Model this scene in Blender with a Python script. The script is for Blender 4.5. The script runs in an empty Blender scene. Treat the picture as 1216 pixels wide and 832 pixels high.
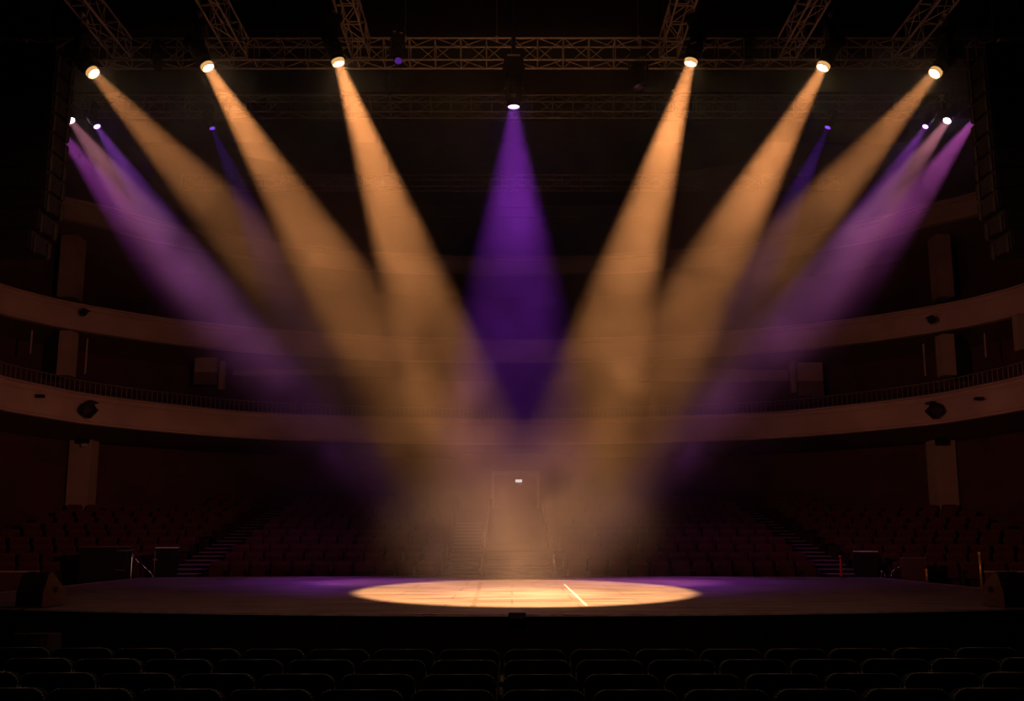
import bpy, bmesh, math, random
from mathutils import Vector, Matrix
random.seed(7)
scene = bpy.context.scene
col = scene.collection
PI = math.pi

# ------------------------------------------------------------------ camera
F = 900.0; TH = math.radians(7); PY = 529.5; EYE = 1.2
cam = bpy.data.cameras.new('camera'); cam_o = bpy.data.objects.new('camera', cam); col.objects.link(cam_o)
cam_o.location = (0, 0, EYE); cam_o.rotation_euler = (PI/2 + TH, 0, 0)
cam.sensor_width = 36; cam.lens = 36*F/1216; cam.shift_y = (PY-416)/1216; cam.clip_end = 200
scene.camera = cam_o
def ray(px, py):
    u = (px-608)/F; v = (PY-py)/F
    dy = math.cos(TH)-v*math.sin(TH); dz = math.sin(TH)+v*math.cos(TH)
    return u/dy, dz/dy
def un(px, py, Y):
    a, b = ray(px, py); return Vector((a*Y, Y, EYE+b*Y))
def uz(px, py, Z):
    a, b = ray(px, py); Y = (Z-EYE)/b; return Vector((a*Y, Y, Z))

# ------------------------------------------------------------------ render look
scene.view_settings.view_transform = 'Standard'
scene.view_settings.look = 'None'
scene.cycles.use_denoising = True
scene.cycles.volume_bounces = 0
scene.cycles.max_bounces = 5
scene.cycles.diffuse_bounces = 2
scene.cycles.glossy_bounces = 2
scene.cycles.volume_step_rate = 1.0
scene.cycles.volume_max_steps = 64
scene.cycles.sample_clamp_indirect = 2.0
w = bpy.data.worlds.new('world'); scene.world = w; w.use_nodes = True
w.node_tree.nodes['Background'].inputs[0].default_value = (.5, .22, .16, 1)
w.node_tree.nodes['Background'].inputs[1].default_value = .004

# ------------------------------------------------------------------ materials
def mat(name, c, rough=.6, metal=0, c2=None, scale=4.0, bump=0.0, spec=.5, stretch=(1,1,1), coord='Object', detail=4):
    m = bpy.data.materials.new(name); m.use_nodes = True; nt = m.node_tree
    b = nt.nodes['Principled BSDF']
    b.inputs['Base Color'].default_value = (*c, 1); b.inputs['Roughness'].default_value = rough
    b.inputs['Metallic'].default_value = metal; b.inputs['Specular IOR Level'].default_value = spec
    if c2 or bump:
        tc = nt.nodes.new('ShaderNodeTexCoord'); mp = nt.nodes.new('ShaderNodeMapping'); mp.inputs['Scale'].default_value = stretch
        n = nt.nodes.new('ShaderNodeTexNoise'); n.inputs['Scale'].default_value = scale; n.inputs['Detail'].default_value = detail
        nt.links.new(tc.outputs[coord], mp.inputs[0]); nt.links.new(mp.outputs[0], n.inputs['Vector'])
        if c2:
            r = nt.nodes.new('ShaderNodeValToRGB'); r.color_ramp.elements[0].position = .35; r.color_ramp.elements[1].position = .65
            r.color_ramp.elements[0].color = (*c, 1); r.color_ramp.elements[1].color = (*c2, 1)
            nt.links.new(n.outputs[0], r.inputs[0]); nt.links.new(r.outputs[0], b.inputs['Base Color'])
        if bump:
            bp = nt.nodes.new('ShaderNodeBump'); bp.inputs['Strength'].default_value = bump; bp.inputs['Distance'].default_value = .02
            nt.links.new(n.outputs[0], bp.inputs['Height']); nt.links.new(bp.outputs[0], b.inputs['Normal'])
    return m
def emis(name, c, s):
    m = bpy.data.materials.new(name); m.use_nodes = True; nt = m.node_tree; nt.nodes.clear()
    o = nt.nodes.new('ShaderNodeOutputMaterial'); e = nt.nodes.new('ShaderNodeEmission')
    e.inputs[0].default_value = (*c, 1); e.inputs[1].default_value = s; nt.links.new(e.outputs[0], o.inputs[0])
    m.cycles.emission_sampling = 'NONE'
    return m
M = dict(
    black=mat('black_metal', (.012,.011,.011), .5, .0, (.02,.018,.017), 9, .1),
    blackp=mat('black_paint', (.006,.006,.006), .7, 0, (.010,.009,.009), 12, .2, .3),
    truss=mat('truss_aluminium', (.60,.48,.38), .4, .2, (.46,.37,.3), 6, .05),
    chrome=mat('chrome', (.8,.8,.8), .2, 1),
    skirt=mat('stage_skirt', (.004,.0025,.002), .95, 0, (.006,.004,.003), 3, .3, .05),
    nosing=mat('stage_nosing', (.35,.3,.26), .5, .3, (.25,.2,.17), 5),
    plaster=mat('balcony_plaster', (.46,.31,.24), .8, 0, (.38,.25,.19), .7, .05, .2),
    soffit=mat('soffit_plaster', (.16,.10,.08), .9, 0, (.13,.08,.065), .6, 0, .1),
    wall=mat('red_wall', (.085,.036,.032), .85, 0, (.062,.027,.024), .8, .1, .1),
    ceil=mat('dark_ceiling', (.035,.022,.018), .9, 0, (.025,.015,.013), .5, .1, .1),
    column=mat('column_plaster', (.36,.24,.18), .8, 0, (.30,.2,.15), 1.2, .05, .2),
    carpet=mat('carpet', (.05,.02,.025), .95, 0, (.035,.014,.018), 6, .3, .1),
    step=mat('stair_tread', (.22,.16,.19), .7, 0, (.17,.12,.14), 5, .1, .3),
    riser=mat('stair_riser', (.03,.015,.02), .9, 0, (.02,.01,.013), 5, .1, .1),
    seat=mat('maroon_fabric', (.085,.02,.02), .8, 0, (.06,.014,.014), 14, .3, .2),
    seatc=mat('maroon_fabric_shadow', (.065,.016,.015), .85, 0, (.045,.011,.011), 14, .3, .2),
    fseat=mat('dark_seat_fabric', (.006,.005,.005), .85, 0, (.009,.007,.006), 22, .3, .15),
    highlight_piping=mat('seat_highlight_piping', (.11,.085,.07), .5, 0, (.07,.055,.045), 12, .1, .35),  # pale piping added along seat edges to carry a rim highlight
    arm=mat('armrest_wood', (.02,.012,.009), .45, 0, (.03,.016,.01), 8, .1, .5),
    rail=mat('rail_metal', (.16,.125,.11), .5, .2, (.12,.095,.08), 8),
    ply=mat('worn_plywood', (.09,.05,.028), .7, 0, (.065,.036,.02), 6, .2, .2, (1,1,6)),
    brass=mat('brass_post', (.7,.42,.12), .35, .7, (.55,.33,.1), 9),
    red=mat('red_post', (.6,.05,.04), .5, 0, (.45,.03,.03), 9),
    dark=mat('dark_opening', (.004,.003,.003), .9, 0, (.006,.004,.004), 3),
    whitep=mat('pale_paint', (.5,.38,.33), .6, 0, (.42,.32,.28), 5),
    tape=mat('dull_tape', (.10,.08,.065), .6, 0, (.075,.06,.05), 9),
    ledge=mat('pale_ledge', (.75,.7,.75), .4, 0, (.6,.55,.6), 9),  # bright colour stands in for light on the lectern tops
)
def lens_mat(name, c, s):
    m = emis(name, c, s); nt = m.node_tree; t = nt.nodes.new('ShaderNodeBsdfTransparent'); a = nt.nodes.new('ShaderNodeAddShader')
    e = [n for n in nt.nodes if n.type == 'EMISSION'][0]; o = [n for n in nt.nodes if n.type == 'OUTPUT_MATERIAL'][0]
    nt.links.new(e.outputs[0], a.inputs[0]); nt.links.new(t.outputs[0], a.inputs[1]); nt.links.new(a.outputs[0], o.inputs[0]); return m
M['lens_warm'] = lens_mat('warm_lens', (1,.66,.33), 9); M['lens_violet'] = lens_mat('violet_lens', (.55,.28,1), 5)
M['lens_pink'] = lens_mat('pink_lens', (1,.72,.88), 4); M['lens_dimviolet'] = lens_mat('dim_violet_lens', (.28,.08,.9), .9)
M['lens_off'] = mat('unlit_lens', (.03,.02,.03), .08, 0, (.05,.03,.05), 9, 0, 1)
M['lens_glint'] = emis('violet_glint_glow', (.2,.05,.6), .35); M['ring_glow'] = emis('warm_glow_ring', (1,.5,.16), .8)  # glint on the unlit lens and glow on rims put in as emission
M['sign'] = emis('lit_sign', (.9,.85,.8), .9)

def floor_mat():
    m = bpy.data.materials.new('stage_floor'); m.use_nodes = True; nt = m.node_tree; b = nt.nodes['Principled BSDF']
    L = nt.links.new; N = nt.nodes.new
    tc = N('ShaderNodeTexCoord'); mp = N('ShaderNodeMapping'); mp.inputs['Scale'].default_value = (.45, 2.2, 1); L(tc.outputs['Object'], mp.inputs[0])
    n = N('ShaderNodeTexNoise'); n.inputs['Scale'].default_value = 1.3; n.inputs['Detail'].default_value = 10; n.inputs['Roughness'].default_value = .7; L(mp.outputs[0], n.inputs['Vector'])
    n2 = N('ShaderNodeTexNoise'); n2.inputs['Scale'].default_value = .5; n2.inputs['Detail'].default_value = 5; L(tc.outputs['Object'], n2.inputs['Vector'])
    br = N('ShaderNodeTexBrick'); br.inputs['Scale'].default_value = 1.0; br.inputs['Brick Width'].default_value = 2.44; br.inputs['Row Height'].default_value = 1.22
    br.inputs['Mortar Size'].default_value = .012; br.inputs['Color1'].default_value = (1,1,1,1); br.inputs['Color2'].default_value = (.86,.86,.86,1); br.inputs['Mortar'].default_value = (.45,.42,.4,1)
    L(tc.outputs['Object'], br.inputs['Vector'])
    r = N('ShaderNodeValToRGB'); r.color_ramp.elements[0].position = .3; r.color_ramp.elements[1].position = .72
    r.color_ramp.elements[0].color = (.06,.048,.042,1); r.color_ramp.elements[1].color = (.23,.19,.165,1); L(n.outputs[0], r.inputs[0])
    mx = N('ShaderNodeMix'); mx.data_type = 'RGBA'; mx.blend_type = 'MULTIPLY'; mx.inputs[0].default_value = 1; L(r.outputs[0], mx.inputs[6]); L(br.outputs[0], mx.inputs[7])
    L(mx.outputs[2], b.inputs['Base Color'])
    rr = N('ShaderNodeMapRange'); rr.inputs[3].default_value = .38; rr.inputs[4].default_value = .7; L(n2.outputs[0], rr.inputs[0]); L(rr.outputs[0], b.inputs['Roughness'])
    bp = N('ShaderNodeBump'); bp.inputs['Strength'].default_value = .25; bp.inputs['Distance'].default_value = .01; L(n.outputs[0], bp.inputs['Height']); L(bp.outputs[0], b.inputs['Normal'])
    b.inputs['Specular IOR Level'].default_value = .35
    return m
M['stage'] = floor_mat()

# ------------------------------------------------------------------ mesh helpers
class MB:
    def __init__(s): s.v = []; s.f = []
    def add(s, vs, fs):
        o = len(s.v); s.v += [Vector(p) for p in vs]; s.f += [tuple(o+i for i in f) for f in fs]; return s
    def box(s, a, b):
        x0,y0,z0 = a; x1,y1,z1 = b
        return s.add([(x0,y0,z0),(x1,y0,z0),(x1,y1,z0),(x0,y1,z0),(x0,y0,z1),(x1,y0,z1),(x1,y1,z1),(x0,y1,z1)],
              [(0,3,2,1),(4,5,6,7),(0,1,5,4),(1,2,6,5),(2,3,7,6),(3,0,4,7)])
    def tube(s, p, q, r, n=6, r2=None, cap=True):
        p = Vector(p); q = Vector(q); d = (q-p)
        if d.length < 1e-6: return s
        d.normalize(); u = d.orthogonal().normalized(); w_ = d.cross(u); r2 = r if r2 is None else r2
        vs = [p+(u*math.cos(2*PI*i/n)+w_*math.sin(2*PI*i/n))*r for i in range(n)]+[q+(u*math.cos(2*PI*i/n)+w_*math.sin(2*PI*i/n))*r2 for i in range(n)]
        fs = [(i,(i+1)%n,n+(i+1)%n,n+i) for i in range(n)]
        if cap: fs += [tuple(range(n-1,-1,-1)), tuple(range(n,2*n))]
        return s.add(vs, fs)
    def path(s, pts, r, n=6):
        for a, b in zip(pts[:-1], pts[1:]): s.tube(a, b, r, n)
        return s
    def prism(s, poly, o, a, b, e):
        """polygon (u,v) in the plane o + u*a + v*b, swept by vector e"""
        o = Vector(o); a = Vector(a); b = Vector(b); e = Vector(e); n = len(poly)
        vs = [o+a*u+b*v for u, v in poly]; vs += [p+e for p in vs]
        return s.add(vs, [tuple(range(n-1,-1,-1)), tuple(range(n,2*n))]+[(i,(i+1)%n,n+(i+1)%n,n+i) for i in range(n)])
    def lathe(s, prof, o, d, n=24, ring=False):
        """prof: (distance along d, radius)"""
        o = Vector(o); d = Vector(d).normalized(); u = d.orthogonal().normalized(); w_ = d.cross(u)
        vs = []; fs = []
        for t, r in prof:
            vs += [o+d*t+(u*math.cos(2*PI*i/n)+w_*math.sin(2*PI*i/n))*r for i in range(n)]
        for k in range(len(prof)-1):
            fs += [(k*n+i, k*n+(i+1)%n, (k+1)*n+(i+1)%n, (k+1)*n+i) for i in range(n)]
        if ring:
            k = len(prof)-1; fs += [(k*n+i, k*n+(i+1)%n, (i+1)%n, i) for i in range(n)]; return s.add(vs, fs)
        if prof[0][1] > 1e-4: fs.append(tuple(range(n-1,-1,-1)))
        if prof[-1][1] > 1e-4: fs.append(tuple((len(prof)-1)*n+i for i in range(n)))
        return s.add(vs, fs)
    def mesh(s, name, m, bevel=0, smooth=False, seg=2):
        me = bpy.data.meshes.new(name); me.from_pydata([tuple(v) for v in s.v], [], s.f)
        bm = bmesh.new(); bm.from_mesh(me); bmesh.ops.recalc_face_normals(bm, faces=bm.faces)
        if bevel: bmesh.ops.bevel(bm, geom=list(bm.edges), offset=bevel, segments=seg, affect='EDGES', clamp_overlap=True)
        if smooth:
            for f in bm.faces: f.smooth = True
        bm.to_mesh(me); bm.free(); me.materials.append(m); return me
    def obj(s, name, m, parent=None, bevel=0, smooth=False, seg=2):
        o = bpy.data.objects.new(name, s.mesh(name, m, bevel, smooth, seg)); col.objects.link(o)
        if parent: o.parent = parent
        return o
def tag(o, label=None, cat=None, group=None, kind=None):
    if label: o['label'] = label
    if cat: o['category'] = cat
    if group: o['group'] = group
    if kind: o['kind'] = kind
    return o
def empty(name, loc, label, cat, group=None, rz=0):
    o = bpy.data.objects.new(name, None); o.empty_display_size = .1; col.objects.link(o); o.location = loc; o.rotation_euler = (0,0,rz)
    return tag(o, label, cat, group)
def inst(name, mesh, parent):
    o = bpy.data.objects.new(name, mesh); col.objects.link(o); o.parent = parent; return o
def copy_tree(o, parent=None):
    c = o.copy(); col.objects.link(c); c.parent = parent
    for ch in list(o.children): copy_tree(ch, c)
    return c
def struct(o, label, cat='structure'):
    o['kind'] = 'structure'; o['label'] = label; o['category'] = cat; return o
ORD = ['first','second','third','fourth','fifth','sixth','seventh','eighth','ninth','tenth','eleventh','twelfth','thirteenth','fourteenth','fifteenth','sixteenth','seventeenth','eighteenth','nineteenth','twentieth']

# ------------------------------------------------------------------ room shell
def strip(path, prof, close=True):
    """sweep a profile (outward offset, z) along a plan path [(x,y,nx,ny)]"""
    mb = MB(); n = len(prof)
    vs = [(x+nx*o, y+ny*o, z) for x, y, nx, ny in path for o, z in prof]
    fs = []
    for i in range(len(path)-1):
        for k in range(n if close else n-1):
            a = i*n+k; b = i*n+(k+1)%n
            fs.append((a, b, b+n, a+n))
    if close: fs += [tuple(range(n)), tuple((len(path)-1)*n+k for k in range(n))]
    mb.add(vs, fs); return mb
def smooth_path(pts, sub=8):
    """half plan (x>=0) from the middle out -> mirrored Catmull-Rom with outward normals"""
    full = [(-x, y) for x, y in reversed(pts[1:])] + list(pts)
    P = [Vector((x, y, 0)) for x, y in full]; out = []
    for i in range(len(P)-1):
        p0 = P[max(i-1,0)]; p1 = P[i]; p2 = P[i+1]; p3 = P[min(i+2, len(P)-1)]
        for k in range(sub):
            t = k/sub
            out.append(.5*((2*p1)+(-p0+p2)*t+(2*p0-5*p1+4*p2-p3)*t*t+(-p0+3*p1-3*p2+p3)*t**3))
    out.append(P[-1]); res = []
    for i, p in enumerate(out):
        a = out[max(i-1,0)]; b = out[min(i+1,len(out)-1)]; d = (b-a).normalized()
        res.append((p.x, p.y, -d.y, d.x))      # outward: away from the stage
    return res
T1 = smooth_path([(0,36),(3.2,35.85),(6.3,35.4),(11.6,34.1),(14.7,32.0),(16.8,29.8),(17.6,27.9),(18.1,26.0),(18.5,20),(18.5,11)])
T2 = smooth_path([(0,37.5),(3.5,37.3),(7,36.8),(12.2,35.4),(15.7,33.8),(18.4,31.8),(19.6,30.4),(20.4,28.6),(20.9,24),(21,11)])
T3 = smooth_path([(0,39),(4,38.8),(8,38.2),(13,36.6),(16.5,34.6),(18.6,32.7),(20.2,31.4),(21.4,29.2),(22,24),(22,11)])
# balconies: moulded fascia, sloping soffit behind, deck
def balcony(path, zb, zt, label):
    h = zt-zb
    fas = [(0,zb),(-.05,zb+.02),(-.05,zb+.10),(0,zb+.13),(0,zt-.30),(-.03,zt-.27),(-.03,zt-.23),(0,zt-.20),(0,zt-.08),(-.08,zt-.05),(-.08,zt),(.25,zt),(.25,zt-.5),(.25,zb)]
    o = strip(path, fas).obj('balcony', M['plaster']); struct(o, label, 'balcony')
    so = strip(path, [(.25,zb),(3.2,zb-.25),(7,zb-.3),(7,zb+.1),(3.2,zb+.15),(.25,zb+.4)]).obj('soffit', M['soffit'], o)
    so['kind'] = 'structure'
    dk = strip(path, [(.25,zb+.45),(.25,zt-.45),(1.4,zt-.4),(1.4,zt+.0),(2.6,zt+.0),(2.6,zt+.45),(3.8,zt+.45),(3.8,zt+.9),(7,zt+.9),(7,zb+.45)]).obj('deck', M['carpet'], o)
    dk['kind'] = 'structure'
    return o
b1 = balcony(T1, 5.72, 6.93, 'lowest curved balcony front with pale plaster band')
b2 = balcony(T2, 10.07, 11.25, 'middle curved balcony front with pale plaster band')
b3 = balcony(T3, 15.2, 16.2, 'topmost curved balcony front high under the ceiling')
# curved walls behind each tier (one structural piece per side)
def wall_piece(a, b, name, label):
    seg = T3[a:b]
    o = strip([(x,y,nx,ny) for x,y,nx,ny in seg], [(3.1,-1.2),(3.1,22),(3.4,22),(3.4,-1.2)]).obj(name, M['wall']); return struct(o, label, 'wall')
n3 = len(T3)
wall_piece(0, 33, 'wall_left', 'dark red left side wall behind the balconies')
wall_piece(32, n3-32, 'wall_back', 'dark red back wall behind the balconies')
wall_piece(n3-33, n3, 'wall_right', 'dark red right side wall behind the balconies')
# wall immediately behind the stalls seating, under the lowest balcony
T1w = smooth_path([(0,40),(6,39.6),(12,38.4),(16,36.2),(19,33.4),(20.4,30),(20.9,26),(21,20),(21,11)])
mbk = strip(T1w, [(0,-1.2),(0,5.55),(.25,5.55),(.25,-1.2)]); struct(mbk.obj('wall_stalls', M['wall']), 'dark red wall under the lowest balcony', 'wall')
T2w = smooth_path([(0,41),(6,40.6),(12,39.2),(16.5,37),(20,34.4),(22.3,31.2),(23.3,27.5),(23.6,20),(23.7,11)])
struct(strip(T2w, [(0,6.9),(0,9.9),(.25,9.9),(.25,6.9)]).obj('wall_balcony', M['wall']), 'dark red wall behind the lowest balcony', 'wall')
mb = MB().box((-27,-3,22),(27,44,22.3)); struct(mb.obj('ceiling', M['ceil']), 'black ceiling over the stage rig', 'ceiling')
for k in range(7):
    y = 10+k*4.3
    b_ = MB().box((-25,y,20.9),(25,y+.22,22.0)).obj('trim_%d' % (k+1), M['ceil']); struct(b_, 'dark ceiling beam', 'beam')
mb = MB().box((-27,-3,-1.3),(27,44,-1.0)); struct(mb.obj('floor', M['carpet']), 'dark auditorium floor', 'floor')
mb = MB().box((-27,-3.3,-1.0),(27,-3,22)); struct(mb.obj('wall_front', M['wall']), 'dark wall behind the front seats', 'wall')

# raked floor under the rear stalls
def arcY(x): return -.028*max(0, abs(x)-11.5)**2
xs = [-21,-19,-17,-15,-13.5,-12,-11.5,11.5,12,13.5,15,17,19,21]
ROW0 = 25.4; RP = 1.0; RISE = .272; NR = 11; FL0 = -.36
mb = MB()
prof = []
for k in range(NR+1):
    y = ROW0-.75+k*RP; z = FL0+k*RISE
    prof += [(y, z-RISE if k else -1.0), (y, z)]
prof += [(40.5, FL0+NR*RISE), (40.5, -1.0)]
n = len(prof); vs = []; fs = []
for x in xs:
    vs += [(x, min(y+arcY(x), 40.5 if abs(x)<8 else 40.5-(abs(x)-8)*.25), z) for y, z in prof]
for i in range(len(xs)-1):
    for k in range(n):
        a = i*n+k; b = i*n+(k+1)%n; fs.append((a, b, b+n, a+n))
fs += [tuple(range(n)), tuple((len(xs)-1)*n+k for k in range(n))]
mb.add(vs, fs)
struct(mb.obj('floor_raked', M['carpet']), 'stepped floor under the rear stalls', 'floor')

# ------------------------------------------------------------------ stage
def sfront(x): return 12.4+.0145*x*x
SX = 11.55
def stage_poly():
    p = [(x, sfront(x)) for x in [ -SX+i*(2*SX)/32 for i in range(33)]]
    p += [(SX, 24.0)] + [(x, 25.05-.0078*x*x) for x in [SX-i*(2*SX)/16 for i in range(1,16)]] + [(-SX, 24.0)]
    return p
root = empty('stage', (0,18,-1), 'wide low wooden stage with scuffed dark floor and black skirt', 'stage'); root['kind'] = 'structure'
def shift(mb_, d):
    mb_.v = [v-Vector(d) for v in mb_.v]; return mb_
sp = stage_poly()
shift(MB().prism(sp, (0,0,-.03), (1,0,0), (0,1,0), (0,0,.03)), (0,18,-1)).obj('stage_floor', M['stage'], root)
mb = MB().prism([(x*.996, 18+(y-18)*.993) for x, y in sp], (0,0,-1.0), (1,0,0), (0,1,0), (0,0,.968))
shift(mb, (0,18,-1)).obj('skirt', M['skirt'], root)
mb = MB(); pf = [(x, sfront(x)) for x in [-SX+i*(2*SX)/32 for i in range(33)]]
for (x0,y0), (x1,y1) in zip(pf[:-1], pf[1:]):
    mb.add([(x0,y0-.012,-.03),(x1,y1-.012,-.03),(x1,y1-.012,.006),(x0,y0-.012,.006),(x0,y0+.03,.006),(x1,y1+.03,.006)], [(0,1,2,3),(3,2,5,4)])
shift(mb, (0,18,-1)).obj('front_edge_strip', M['nosing'], root)
mb = MB(); pf = [(-SX, sfront(SX)),(-SX,24.0)]+[(x, 25.05-.0078*x*x) for x in [-SX+i*(2*SX)/16 for i in range(1,16)]]+[(SX,24.0),(SX, sfront(SX))]
mb.path([(x,y,.0) for x,y in pf], .014, 5)
shift(mb, (0,18,-1)).obj('rear_edge_strip', M['nosing'], root)
# marks on the floor
def floor_strip(name, p, q, wd, label, cat, m):
    p = uz(*p, 0); q = uz(*q, 0); d = (q-p).normalized(); s_ = Vector((-d.y, d.x, 0))*wd/2
    o = MB().add([p-s_+Vector((0,0,.004)), p+s_+Vector((0,0,.004)), q+s_+Vector((0,0,.004)), q-s_+Vector((0,0,.004))], [(0,1,2,3)]).obj(name, m)
    return tag(o, label, cat)
floor_strip('tape_line', (670,693.5), (697,719.5), .05, 'thin pale tape line slanting across right part of the stage pool', 'tape', M['whitep'])
floor_strip('floor_seam', (571,691), (562,720), .09, 'dull grey tape strip slanting across left part of the stage pool', 'tape', M['tape'])

# ------------------------------------------------------------------ aisles and central passage
def aisle(x0b, x1b, x0t, x1t, ya, yb, label):
    """a flight of stairs; edges drift linearly in plan"""
    n_ = int((yb-ya)/.5); t_ = MB(); r_ = MB()
    for k in range(n_):
        y = ya+k*.5; f = k/max(1,n_-1); a = x0b+(x0t-x0b)*f; b = x1b+(x1t-x1b)*f
        z = FL0+RISE*((y-(ROW0-.75))/RP)+.13
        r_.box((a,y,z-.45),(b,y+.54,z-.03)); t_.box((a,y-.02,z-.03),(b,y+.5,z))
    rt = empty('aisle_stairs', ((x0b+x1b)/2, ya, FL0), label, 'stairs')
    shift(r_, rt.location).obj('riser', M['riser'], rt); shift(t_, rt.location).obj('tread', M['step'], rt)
    return rt
aisle(-11.75,-10.55,-11.1,-10.35,24.7,35.2,'narrow aisle steps climbing through seats left of the centre block')
aisle(10.55,11.75,10.35,11.1,24.7,35.2,'narrow aisle steps climbing through seats right of the centre block')
aisle(-2.15,-1.12,-2.35,-1.25,24.9,33.2,'narrow steps with ribbed treads left of the central passage')
# central passage: low front steps, dark treads, cheek walls, door
rt = empty('central_stairway', (.15,25,-.36), 'wide central stairway between handrails leading up to the rear door', 'stairs')
r_ = MB(); t_ = MB(); t2_ = MB()
for k in range(22):
    y = 25.3+k*.52; z = -.12+.115*k; a = -.92; b = 1.32
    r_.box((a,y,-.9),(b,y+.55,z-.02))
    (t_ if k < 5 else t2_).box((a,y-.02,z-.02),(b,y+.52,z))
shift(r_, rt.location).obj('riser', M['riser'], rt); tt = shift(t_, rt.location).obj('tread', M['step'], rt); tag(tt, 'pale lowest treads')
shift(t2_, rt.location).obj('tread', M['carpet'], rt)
for sx in (-1.02, 1.42):
    shift(MB().prism([(25.2,-1),(25.2,.25),(36.5,3.1),(36.5,-1)], (sx-.05,0,0), (0,1,0), (0,0,1), (.1,0,0)), rt.location).obj('cheek_wall', M['wall'], rt)
def handrail(pts, label, posts):
    o = empty('handrail', pts[0], label, 'handrail'); base = Vector(pts[0])
    MB().path([Vector(p)-base for p in pts], .022, 8).obj('rail', M['chrome'], o, smooth=True)
    for p, l in posts: MB().tube(Vector(p)-base, Vector(p)-base-Vector((0,0,l)), .015, 6).obj('post', M['chrome'], o)
    return o
def hpts(sx): return [(sx*1.0+.2, 24.95+.35, .55), (sx*1.0+.2, 25.3, .75)]+[(sx*.98+.2, 25.6+k*1.0, .95+k*.26) for k in range(9)]
for sx, lb in ((-1.2,'thin metal handrail on the left side of the central stairway'), (1.2,'thin metal handrail on the right side of the central stairway')):
    pts = [(sx+.2, 25.25, .1), (sx+.2, 25.3, .62)]+[(sx+.2, 25.7+k*1.0, .85+k*.25) for k in range(9)]
    handrail(pts, lb, [((sx+.2, 25.7+k*2.0, .85+k*.5), .85) for k in range(5)])
# door at the head of the stairway
d = MB(); d.box((-1.0,36.9,2.0),(-.85,37.15,4.45)); d.box((1.2,36.9,2.0),(1.35,37.15,4.45)); d.box((-1.0,36.9,4.3),(1.35,37.15,4.5))
dr = struct(d.obj('door_1', M['rail']), 'double door at the head of the central stairway', 'door')
MB().box((-.85,37.05,2.0),(.17,37.12,4.3)).obj('door_leaf', M['wall'], dr); MB().box((.18,37.05,2.0),(1.2,37.12,4.3)).obj('door_leaf', M['wall'], dr)
MB().box((-2.6,37.16,1.9),(2.9,37.4,5.4)).obj('door_surround', M['wall'], dr)
p = un(616,571,36.7)
sg = empty('exit_sign', p, 'small lit white sign above the rear door', 'sign')
MB().box((-.16,0,-.06),(.16,.05,.08)).obj('lit_panel', M['sign'], sg); MB().box((-.19,.01,-.09),(.19,.1,.11)).obj('housing', M['black'], sg)
MB().box((-.03,-.005,-.16),(.14,.03,-.1)).obj('arrow_plate', M['whitep'], sg)

# ------------------------------------------------------------------ columns and openings under the balconies
def column(px, y, x_w, z0, z1, label, d=.7):
    X = un(px, 540, y).x
    o = empty('column', (X, y, z0), label, 'column'); o['kind'] = 'structure'
    MB().box((-x_w/2,0,0),(x_w/2,d,z1-z0)).obj('shaft', M['column'], o, bevel=.03)
    MB().box((-x_w/2-.05,-.05,0),(x_w/2+.05,d+.05,.25)).obj('plinth', M['column'], o)
    return o
column(94, 32.6, .95, 1.1, 5.6, 'square plaster column under the lowest balcony at left')
column(1123, 32.6, .95, 1.1, 5.6, 'square plaster column under the lowest balcony at right')
def post_at(pa, pb, wpx, y, name, label, cat, m=None):
    """vertical post between two pixel heights on the plane y"""
    a = un(*pa, y); b = un(*pb, y); w_ = wpx/F*y*1.02
    o = MB().box((-w_/2,0,0),(w_/2,w_,b.z-a.z)).obj(name, m or M['column'], bevel=.01); o.location = (a.x, y, a.z); return struct(o, label, cat)
post_at((74,445),(74,392),15,30.8,'trim_8','pale column between lower and middle balcony at far left','column')
post_at((1129,445),(1129,396),15,30.8,'trim_9','pale column between lower and middle balcony at far right','column')
post_at((1215,415),(1215,372),9,29.0,'trim_10','pale column between balconies at the right picture edge','column')
post_at((77,352),(79,252),20,33.4,'trim_11','pale column between middle and top balcony at left','column')
post_at((1125,352),(1122,256),18,33.4,'trim_12','pale column between middle and top balcony at right','column')
post_at((262,462),(262,424),6,36.6,'trim_13','thin pale post in the balcony at left','post')
post_at((943,466),(943,426),6,36.6,'trim_14','thin pale post in the balcony at right','post')
for px, y0, y1, lb in ((36,420,392,'left'),(101,444,402,'second left'),(1099,446,408,'second right'),(1171,424,396,'right')):
    a = un(px,y0,30.2); b = un(px,y1,30.2)
    o = MB().tube((0,0,0),(0,0,b.z-a.z),.035,6).obj('trim_%d'%(15+int(px/300)), M['column']); o.location = a; struct(o, 'slim vertical pipe between balconies, '+lb, 'pipe')
# pale booth panels at the back of the lower balcony
for px, lb in ((243.5,'left'),(963,'right')):
    a = un(px-13.5, 456 if px<600 else 470, 36.0); b = un(px+13.5, 424 if px<600 else 430, 36.0)
    o = empty('booth', ((a.x+b.x)/2, 36.0, a.z), 'pale boxed booth at the back of the lower balcony, %s side' % lb, 'booth')
    wdt = (b.x-a.x)/2; h = b.z-a.z
    MB().box((-wdt,0,0),(wdt,.25,h*.45)).obj('lower_panel', M['soffit'], o); MB().box((-wdt,.0,h*.45),(wdt,.25,h)).obj('upper_panel', M['column'], o)
# pale long panels beside the booths
for x0, x1, y0, y1, n_ in ((268,460,431,445,'left'),(760,938,437,452,'right')):
    a = un(x0, y1, 38.2); b = un(x1, y0, 38.2)
    o = MB().box((a.x,38.2,a.z),(b.x,38.5,b.z)).obj('wall_panel_%s'%n_, M['column']); struct(o, 'pale horizontal panel at the back of the lower balcony', 'panel')
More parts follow.
